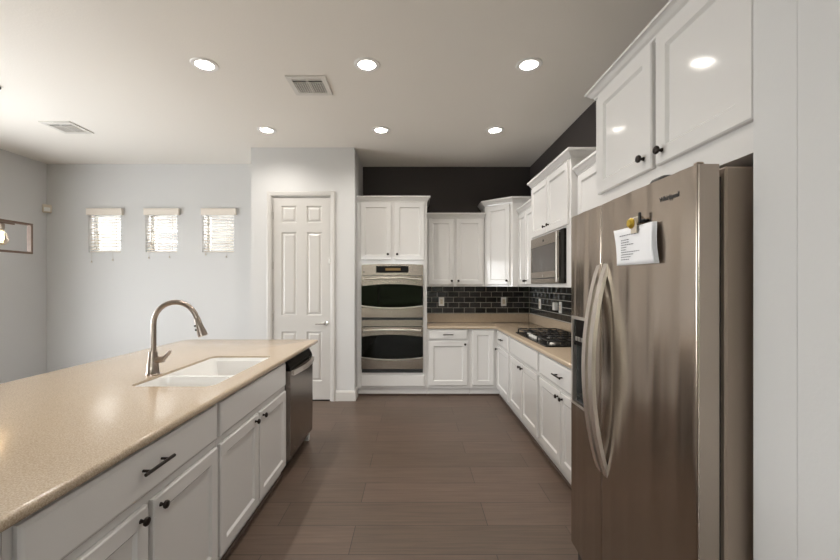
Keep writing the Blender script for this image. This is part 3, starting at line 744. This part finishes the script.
# ------------------------------------------------------------------ refrigerator
def text_mesh(name, s, size, ext, m, parent, mtx):
    c = bpy.data.curves.new(name, 'FONT'); c.body = s; c.size = size; c.extrude = ext; c.align_x = 'CENTER'; c.align_y = 'CENTER'
    o = bpy.data.objects.new(name, c); COL.objects.link(o)
    dg = bpy.context.evaluated_depsgraph_get(); me = bpy.data.meshes.new_from_object(o.evaluated_get(dg))
    bpy.data.objects.remove(o)
    me.transform(mtx); me.materials.clear(); me.materials.append(M[m])
    q = bpy.data.objects.new(name, me); COL.objects.link(q); q.parent = parent
    return q
def fridge():
    # local: +x runs toward the camera along the front, -y faces the aisle
    FXF = 0.778; Y0 = 1.994; w = 0.891; top = 1.734
    t = thing('refrigerator', 'stainless side-by-side refrigerator with ice dispenser, right of the aisle', 'refrigerator', (FXF, Y0, 0), -PI/2)
    MB().box(0.004, w-0.002, 0.083, 0.74, 0.03, top-0.005, 0.006).build('body', 'steelside', t)
    for x in (0.06, w-0.06):
        for y in (0.12, 0.68): MB().lathe([(0, 0), (0.02, 0), (0.02, 0.0295), (0, 0.0295)], (x, y, 0.0005), n=10).build('foot', 'black', t)
    MB().box(0.012, w-0.012, 0.034, 0.082, 0.035, 0.115, 0.003).build('kick_grille', 'grey', t)
    gx = 0.322
    def fdoor(x0, x1, hole=None):
        n = 30; z0, z1 = 0.13, top; m = MB(); r = 0.007
        mid = [x0+r+(x1-x0-2*r)*i/n for i in range(n+1)]
        xs = [x0+r*(1-math.cos(PI/2*i/4)) for i in range(4)]+mid+[x1-r*(1-math.sin(PI/2*i/4)) for i in range(1, 5)]
        if hole: xs = sorted(set([x for x in xs if not (abs(x-hole[0]) < .006 or abs(x-hole[1]) < .006)]+[hole[0], hole[1]]))
        def f(x, z=1.4):
            """door face: rounded edges, slightly bowed and faintly rippled sheet"""
            e = min(x-x0, x1-x); u = (x-x0)/(x1-x0)
            g = r-math.sqrt(max(0, r*r-(r-e)**2)) if e < r else 0.0
            env = min(1, max(0, e-r)/0.05)
            return 0.004+g-0.004*(1-(2*u-1)**2)-0.0011*env*math.sin(46*x+1.3*math.sin(2.3*z)+0.8*z)-0.0005*env*math.sin(97*x-1.7*z)
        nz = 40
        zs = [z0+(z1-z0)*i/nz for i in range(nz+1)]
        if hole: zs = sorted([z for z in zs if abs(z-hole[2]) > .012 and abs(z-hole[3]) > .012]+[hole[2], hole[3]])
        inhole = lambda x, z: hole and hole[0] < x < hole[1] and hole[2] < z < hole[3]
        for a, b in zip(xs, xs[1:]):
            for c, d in zip(zs, zs[1:]):
                if inhole((a+b)/2, (c+d)/2): continue
                m.face([(a, f(a, c), c), (b, f(b, c), c), (b, f(b, d), d), (a, f(a, d), d)])
            m.face([(a, f(a, z1), z1), (b, f(b, z1), z1), (b, 0.064, z1), (a, 0.064, z1)])
            m.face([(a, f(a, z0), z0), (b, f(b, z0), z0), (b, 0.064, z0), (a, 0.064, z0)])
        m.face([(x0, 0.064, z0), (x1, 0.064, z0), (x1, 0.064, z1), (x0, 0.064, z1)])
        for x in (x0, x1):
            for c, d in zip(zs, zs[1:]): m.face([(x, f(x, c), c), (x, 0.064, c), (x, 0.064, d), (x, f(x, d), d)])
        return m, f
    hole = (0.038, 0.262, 0.835, 1.240)
    m, f1 = fdoor(0.0, gx-0.003, hole); fz = m.build('freezer_door', 'steel', t, 0.5)
    m, f2 = fdoor(gx+0.003, w); fd = m.build('fridge_door', 'steel', t, 0.5)
    for d_, xa, xb in ((fz, 0.008, gx-0.011), (fd, gx+0.011, w-0.008)):
        MB().box(xa+0.006, xb-0.012, 0.0645, 0.0835, 0.14, top-0.03).build('door_gasket', 'black', d_)
    lab(MB().box(0.006, 0.022, 0.010, 0.040, top+0.0005, top+0.006, 0.002).build('hinge_cap', 'steelside', t), 'grey hinge cap on the far corner')
    MB().box(w-0.018, w-0.002, 0.004, 0.024, top+0.0005, top+0.007, 0.002).build('hinge_cap', 'steelside', t)
    # dispenser
    h0, h1, hz0, hz1 = hole
    dm = MB(); holed_plate(dm, 'y', -0.004, 0.016, h0-0.010, h1+0.010, hz0-0.010, hz1+0.010, [(h0+0.004, h1-0.004, hz0+0.004, hz1-0.004)])
    dp = dm.build('dispenser_frame', 'handle', fz)
    m = MB(); a, b, c, d = h0+0.002, h1-0.002, hz0+0.002, hz1-0.002
    m.loops([[(a, 0.012, c), (b, 0.012, c), (b, 0.012, d-0.13), (a, 0.012, d-0.13)], [(a+0.012, 0.055, c+0.03), (b-0.012, 0.055, c+0.03), (b-0.012, 0.055, d-0.13), (a+0.012, 0.055, d-0.13)]], False, True)
    m.build('dispenser_recess', 'grey', dp, fix=False)
    cpn = MB().box(a, b, 0.004, 0.052, d-0.128, d, 0.002).build('dispenser_panel', 'display', dp)
    for i in range(6): MB().box(a+0.020+i*0.031, a+0.042+i*0.031, 0.001, 0.0038, d-0.105, d-0.085, 0.001).build('button', 'hinge', cpn)
    MB().box(a+0.055, a+0.085, 0.020, 0.050, c+0.13, c+0.26, 0.004).build('paddle', 'black', dp)
    MB().box(a+0.02, b-0.02, 0.006, 0.050, c+0.032, c+0.038, 0.001).build('drip_tray', 'black', dp)
    # long bowed handles
    for d_, xc in ((fz, gx-0.022), (fd, gx+0.040)):
        k = 20; z0, z1 = 0.616, 1.489; rows = []
        yb = 0.010
        for i in range(k+1):
            u = i/k; z = z0+(z1-z0)*u; s = math.sin(PI*u)**0.8 if 0 < u < 1 else 0
            y = yb-0.006-0.066*s; wd = 0.017
            rows.append([(xc-wd, y, z), (xc+wd, y, z), (xc+wd, y+0.016, z), (xc-wd, y+0.016, z)])
        m = MB().loops(rows); m.build('handle', 'handle', d_, 0.5)
    lx = Y0-1.222
    y = f2(lx, 1.668)-0.001
    text_mesh('logo_lettering', 'Whirlpool', 0.022, 0.0008, 'grey', fd, Matrix.Translation((lx, y-0.0012, 1.668)) @ Matrix.Rotation(PI/2, 4, 'X'))
    return t, f2
FR, FDOOR = fridge()

def note():
    # sheet: world coordinates on the fridge door (faces -X); local x toward the camera
    y0 = 1.994
    surf = lambda Y: 0.778+FDOOR(y0-Y)
    t = thing('paper_note', 'white printed sheets clipped to the refrigerator door', 'paper', (0.778, 1.415, 1.54), -PI/2)
    n = 16
    fr = lambda x: FDOOR(y0-(1.415-x))      # door surface offset at local x
    for k in range(3):
        m = MB(); rows = []
        for j in range(9):
            v = j/8; row = []
            for i in range(n+1):
                u = i/n; x = v*(-0.116+0.259*u)+(1-v)*(-0.091+0.246*u)+0.004*(k-1)
                x += 0.006*math.sin(PI*v)*(1-u)
                z = -0.067-0.004*u + v*0.134
                lift = 0.004+0.0022*(3-k)+0.007*u**3*(0.4+0.6*math.sin(PI*min(1, v*1.1)))*(1+0.4*(2-k))+0.003*(1-u)**3
                row.append((x, fr(min(x, 0.30))-lift, z))
            rows.append(row)
        bm = m.bm; vs = [[bm.verts.new(p) for p in r] for r in rows]
        for a, b in zip(vs, vs[1:]):
            for i in range(n): bm.faces.new((a[i], a[i+1], b[i+1], b[i]))
        o = m.build('sheet', 'paper', t, 3.0)
        sol = o.modifiers.new('thickness', 'SOLIDIFY'); sol.thickness = 0.0004
        if k == 0:
            front = o
            tx = MB()
            lines = [(0.035, 0.150, 0.105)] + [(0.045, 0.045+l, 0.088-0.0088*i) for i, l in enumerate((0.060, 0.058, 0.090, 0.044, 0.040, 0.130, 0.088, 0.072, 0.060))]
            for a, b, z in lines:
                x = a
                while x < b:
                    ww = random.uniform(0.006, 0.014); xx = -0.108+x; xe = min(xx+ww, -0.108+b); u0 = x/0.262
                    lift = lambda q: 0.004+0.0066+0.010*((q+0.110)/0.262)**3*1.8+0.003+0.0006
                    zz = -0.066+z-0.004*u0
                    tx.face([(xx, fr(xx)-lift(xx), zz), (xe, fr(xe)-lift(xe), zz), (xe, fr(xe)-lift(xe), zz+0.0028), (xx, fr(xx)-lift(xx), zz+0.0028)])
                    x += ww+0.003
            tx.build('printed_text', 'ink', front, fix=False)
    t = thing('magnet_clip', 'cream magnetic clip with a round gold knob holding the papers', 'clip', (0.778, 1.384, 1.604), -PI/2)
    y = FDOOR(y0-1.384)-0.003
    MB().box(-0.026, 0.014, y-0.009, y-0.0005, 0.006, 0.032, 0.003).build('magnet', 'cream', t)
    m = MB().box(-0.012, 0.022, y-0.020, y-0.0155, -0.026, 0.014, 0.0015); m.box(-0.010, 0.012, y-0.016, y-0.0092, 0.008, 0.014)
    m.build('clip_jaw', 'cream', t)
    MB().lathe([(0, 0), (0.018, 0), (0.019, 0.004), (0.012, 0.012), (0.0, 0.014)], (-0.004, y-0.0202, 0.010), '-y', 18).build('gold_disc', 'gold', t, 0.6)
    y2 = FDOOR(y0-1.345)
    mg = MB().box(0.778+y2-0.014, 0.778+y2-0.0004, 1.332, 1.359, 1.612, 1.622, 0.003).box(0.778+y2-0.022, 0.778+y2-0.0144, 1.343, 1.353, 1.608, 1.645, 0.002).build('peg_magnet', 'black')
    tag(mg, 'small dark magnet on the refrigerator door right of the gold clip', 'magnet')
note()
gc = MB(); pl = round_loop([(-0.046, -0.03), (0.046, -0.03), (0.046, 0.03), (-0.046, 0.03)], 0.028, 6)
gc.loops([[(x, y, z) for x, y in offset_loop(pl, i)] for i, z in ((0.006, 0), (0, 0.008), (0, 0.016), (0.006, 0.024), (0.014, 0.028))])
gc = gc.build('glasses_case', 'black', None, 0.8); gc.location = (0.838, 1.345, 1.7345); gc.rotation_euler = (0, 0, PI/2)
tag(gc, 'small black rounded case lying on top of the refrigerator', 'case')

# ------------------------------------------------------------------ outlets
def outlet(label, loc, rz, plug=False):
    t = thing('wall_outlet', label, 'outlet', loc, rz, 'white wall outlets in the tile')
    MB().panel([(-0.038, 0.038, -0.062, 0.062, 0), (-0.038, 0.038, -0.062, 0.062, -0.003), (-0.034, 0.034, -0.058, 0.058, -0.006)]).build('cover_plate', 'outlet', t)
    m = MB().box(-0.017, 0.017, -0.010-0.006, -0.0062, -0.034, 0.034, 0.001) if False else MB().box(-0.017, 0.017, -0.0085, -0.0062, -0.034, 0.034, 0.001)
    s = m.build('socket', 'cream', t)
    m = MB()
    for z in (-0.020, 0.014):
        for x in (-0.006, 0.006): m.box(x-0.001, x+0.001, -0.0090, -0.0084, z, z+0.008)
    m.build('slot', 'black', s)
outlet('white wall outlet in the tile near the oven tower', (0.385, 5.6048, 1.168), 0)
outlet('white wall outlet in the tile under the corner cabinet', (1.257, 5.6048, 1.168), 0)
outlet('white wall outlet in the right-hand tile nearest the corner', (1.6148, 5.13, 1.158), -PI/2)
outlet('white wall outlet behind the cooktop with a plug-in beside it', (1.6148, 4.41, 1.152), -PI/2)
pg = MB().box(1.570, 1.6146, 4.485, 4.545, 1.115, 1.205, 0.008, 2).build('plug_in_freshener', 'outlet'); tag(pg, 'small white plug-in device on the tile behind the cooktop', 'air freshener')

# ------------------------------------------------------------------ ceiling lights
def can_light(i, label, loc):
    t = thing('recessed_light', label, 'ceiling light', loc, 0, 'round recessed ceiling lights')
    n = 28
    m = MB(); pr = [(0.0635, 0.001), (0.066, -0.006), (0.075, -0.008), (0.094, -0.006), (0.099, -0.0008), (0.093, -0.0008)]
    rings = [[(r*math.cos(2*PI*j/n), r*math.sin(2*PI*j/n), z) for j in range(n)] for r, z in pr]
    m.loops(rings+[rings[0]], False, False); m.build('trim_ring', 'can', t, 0.6)
    m = MB(); pr = [(0.0635, 0.0), (0.060, 0.018), (0.050, 0.040)]
    m.loops([[(r*math.cos(2*PI*j/n), r*math.sin(2*PI*j/n), z) for j in range(n)] for r, z in pr], False, False)
    m.build('baffle', 'can', t, 0.6)
    MB().lathe([(0, 0.026), (0.028, 0.027), (0.040, 0.031), (0.043, 0.037), (0.0485, 0.041), (0.0485, 0.060), (0, 0.060)], n=n).build('lens', 'lens', t, 0.6)
    ld = bpy.data.lights.new('can_lamp', 'AREA'); ld.shape = 'DISK'; ld.size = 0.08; ld.energy = LAMP_W; ld.color = (1.0, 0.95, 0.88); ld.spread = math.radians(150)
    lo = bpy.data.objects.new('can_lamp', ld); COL.objects.link(lo); lo.parent = t; lo.location = (0, 0, 0.0245)
names = ['nearer row, leftmost', 'nearer row, middle one', 'nearer row, right, toward the fridge', 'farther row, left, by the pantry wall', 'farther row, middle one', 'farther row, right, by the dark wall']
for i, (x, y) in enumerate(cans): can_light(i, 'lit round recessed ceiling light in the '+names[i], (x, y, H))
for i, (x, y) in enumerate(cans_rear):
    can_light(i, 'lit round recessed ceiling light above the '+['island beside the camera', 'aisle beside the camera', 'near end of the island', 'aisle straight overhead'][i], (x, y, H))

# ceiling vents
def vent(label, x, y):
    t = thing('ceiling_vent', label, 'vent', (x, y, H-0.0005), 0, 'square ceiling air vents')
    s = 0.158
    m = MB(); holed_plate(m, 'z', -0.009, 0, -s, s, -s, s, [(-0.120, -0.007, -0.118, 0.118), (0.007, 0.120, -0.118, 0.118)]); m.build('frame', 'vent', t)
    MB().box(-0.123, 0.123, -0.121, 0.121, -0.0012, -0.0004).build('duct', 'duct', t)
    m = MB()
    for c in (-0.0635, 0.0635):
        for k in range(6):
            u = c-0.046+0.0184*k
            m.box(u-0.0045, u+0.0045, -0.055, 0.112, -0.0110, -0.0020, 0.001)
        m.box(c-0.056, c+0.056, -0.062, -0.056, -0.010, -0.002)
        for k in range(2):
            v = -0.112+0.016*k
            m.loops([[(xx, v-0.003, -0.0020), (xx, v-0.001, -0.0020), (xx, v+0.003, -0.0100), (xx, v+0.001, -0.0100)] for xx in (c-0.056, c+0.056)])
    m.build('louvres', 'vent', t)
vent('square white air vent in the kitchen ceiling between the recessed lights', -0.865, 3.325)
vent('square white air vent in the dining ceiling near the left wall', -3.65, 4.21)

# ------------------------------------------------------------------ blinds
def blind(label, x0, x1, tz):
    c = (x0+x1)/2; w = x1-x0
    t = thing('window_blind', label, 'blind', (c, YD, WZ0), 0, 'cream blinds on the small windows')
    h = WZ1-WZ0; r = WZ0
    V = lambda z: z-WZ0
    m = MB(); hw = w/2+0.022
    prof = [(-0.001, 0.508), (-0.042, 0.508), (-0.045, 0.514), (-0.045, 0.582), (-0.050, 0.587), (-0.050, 0.595), (-0.001, 0.595)]
    m.loops([[(x, y, z) for y, z in prof] for x in (-w/2+0.004, w/2+0.040)]); m.build('valance', 'blind', t)
    m = MB(); n = 12
    for k in range(n):
        z = 0.045+k*0.0405
        m.loops([[(x, 0.020, z-0.009), (x, 0.045, z), (x, 0.070, z+0.010), (x, 0.070, z+0.013), (x, 0.045, z+0.003), (x, 0.020, z-0.006)] for x in (-w/2+0.006, w/2-0.006)])
    m.build('slats', 'blind', t)
    MB().box(-w/2+0.006, w/2-0.006, 0.020, 0.070, 0.004, 0.018, 0.003).build('bottom_rail', 'blind', t)
    m = MB()
    for x in (-w*0.33, w*0.33):
        m.box(x-0.004, x+0.004, 0.0185, 0.0195, 0.018, 0.50)
    m.build('ladder_tape', 'cord', t)
    for x, z in ((-w*0.38, tz[0]), (w*0.27, tz[1])):
        m = MB().tube([(x, -0.008, 0.51), (x, -0.008, V(z)+0.02)], 0.0015, 6)
        m.lathe([(0, 0), (0.009, 0.002), (0.010, 0.012), (0.004, 0.028), (0, 0.030)], (x, -0.008-0.003, V(z)-0.005), n=10)
        m.build('pull_cord', 'cord', t, 0.7)
blind('cream slatted blind on the left small window, nearest the corner sensor', *win[0], (1.71, 1.735))
blind('cream slatted blind on the middle of the three small windows', *win[1], (1.765, 1.775))
blind('cream slatted blind on the right small window, nearest the pantry', *win[2], (1.81, 1.78))

# corner motion sensor
t = thing('motion_sensor', 'small white motion sensor high in the corner of the dining walls', 'sensor', (XL+0.032, YD-0.032, 2.385), -PI/4 - 0.0)
t.rotation_euler = (0, 0, PI/4)
MB().box(-0.048, 0.048, -0.030, 0.012, 0.0, 0.110, 0.010, 2).build('housing', 'cream', t)
MB().box(-0.032, 0.032, -0.034, -0.0302, 0.015, 0.070, 0.0015).build('lens', 'outlet', t)

# chandelier over the dining table, mostly out of frame
def chandelier():
    x = -3.52; ya, yb, z0, z1 = 2.25, 3.675, 1.683, 1.962
    t = thing('linear_chandelier', 'open rectangular wooden frame chandelier with bare bulbs hanging at the left', 'chandelier', (x, (ya+yb)/2, z0))
    l = (yb-ya)/2; h = z1-z0; b = 0.018; d = 0.06
    m = MB(); d = 0.020
    m.box(-d, d, -l, l, 0, b).box(-d, d, -l, l, h-b, h).box(-d, d, -l, -l+b, b, h-b).box(-d, d, l-b, l, b, h-b)
    m.build('frame', 'wood', t)
    MB().box(-0.010, 0.010, -l+b, l-b-0.14, h-0.034, h-0.022).build('socket_bar', 'wood', t)
    m = MB()
    for y in (-0.42, 0.30): m.tube([(0, y, h-0.03), (0, y, H-z0-0.021)], 0.006, 8)
    m.build('hanging_rod', 'bronze', t, 0.7)
    MB().box(-0.06, 0.06, -0.55, 0.395, H-z0-0.022, H-z0-0.001, 0.004).build('canopy', 'bronze', t)
    for k in range(5):
        y = 0.455-0.27*k
        s = MB().lathe([(0, 0), (0.017, 0), (0.019, 0.045), (0.012, 0.052), (0, 0.052)], (0, y, h-0.034-0.052), n=14).build('socket', 'nickel', t, 0.7)
        bz = h-0.034-0.053
        bb = MB().lathe([(0.010, 0), (0.015, -0.012), (0.032, -0.045), (0.042, -0.080), (0.038, -0.108), (0.020, -0.130), (0.0, -0.136)], (0, y, bz), n=16).build('bulb', 'bulbglass', s, 0.8)
        MB().tube([(0, y-0.007, bz-0.02), (0, y-0.010, bz-0.08), (0, y, bz-0.088), (0, y+0.010, bz-0.08), (0, y+0.007, bz-0.02)], 0.004, 6).build('filament', 'filament', bb)
chandelier()
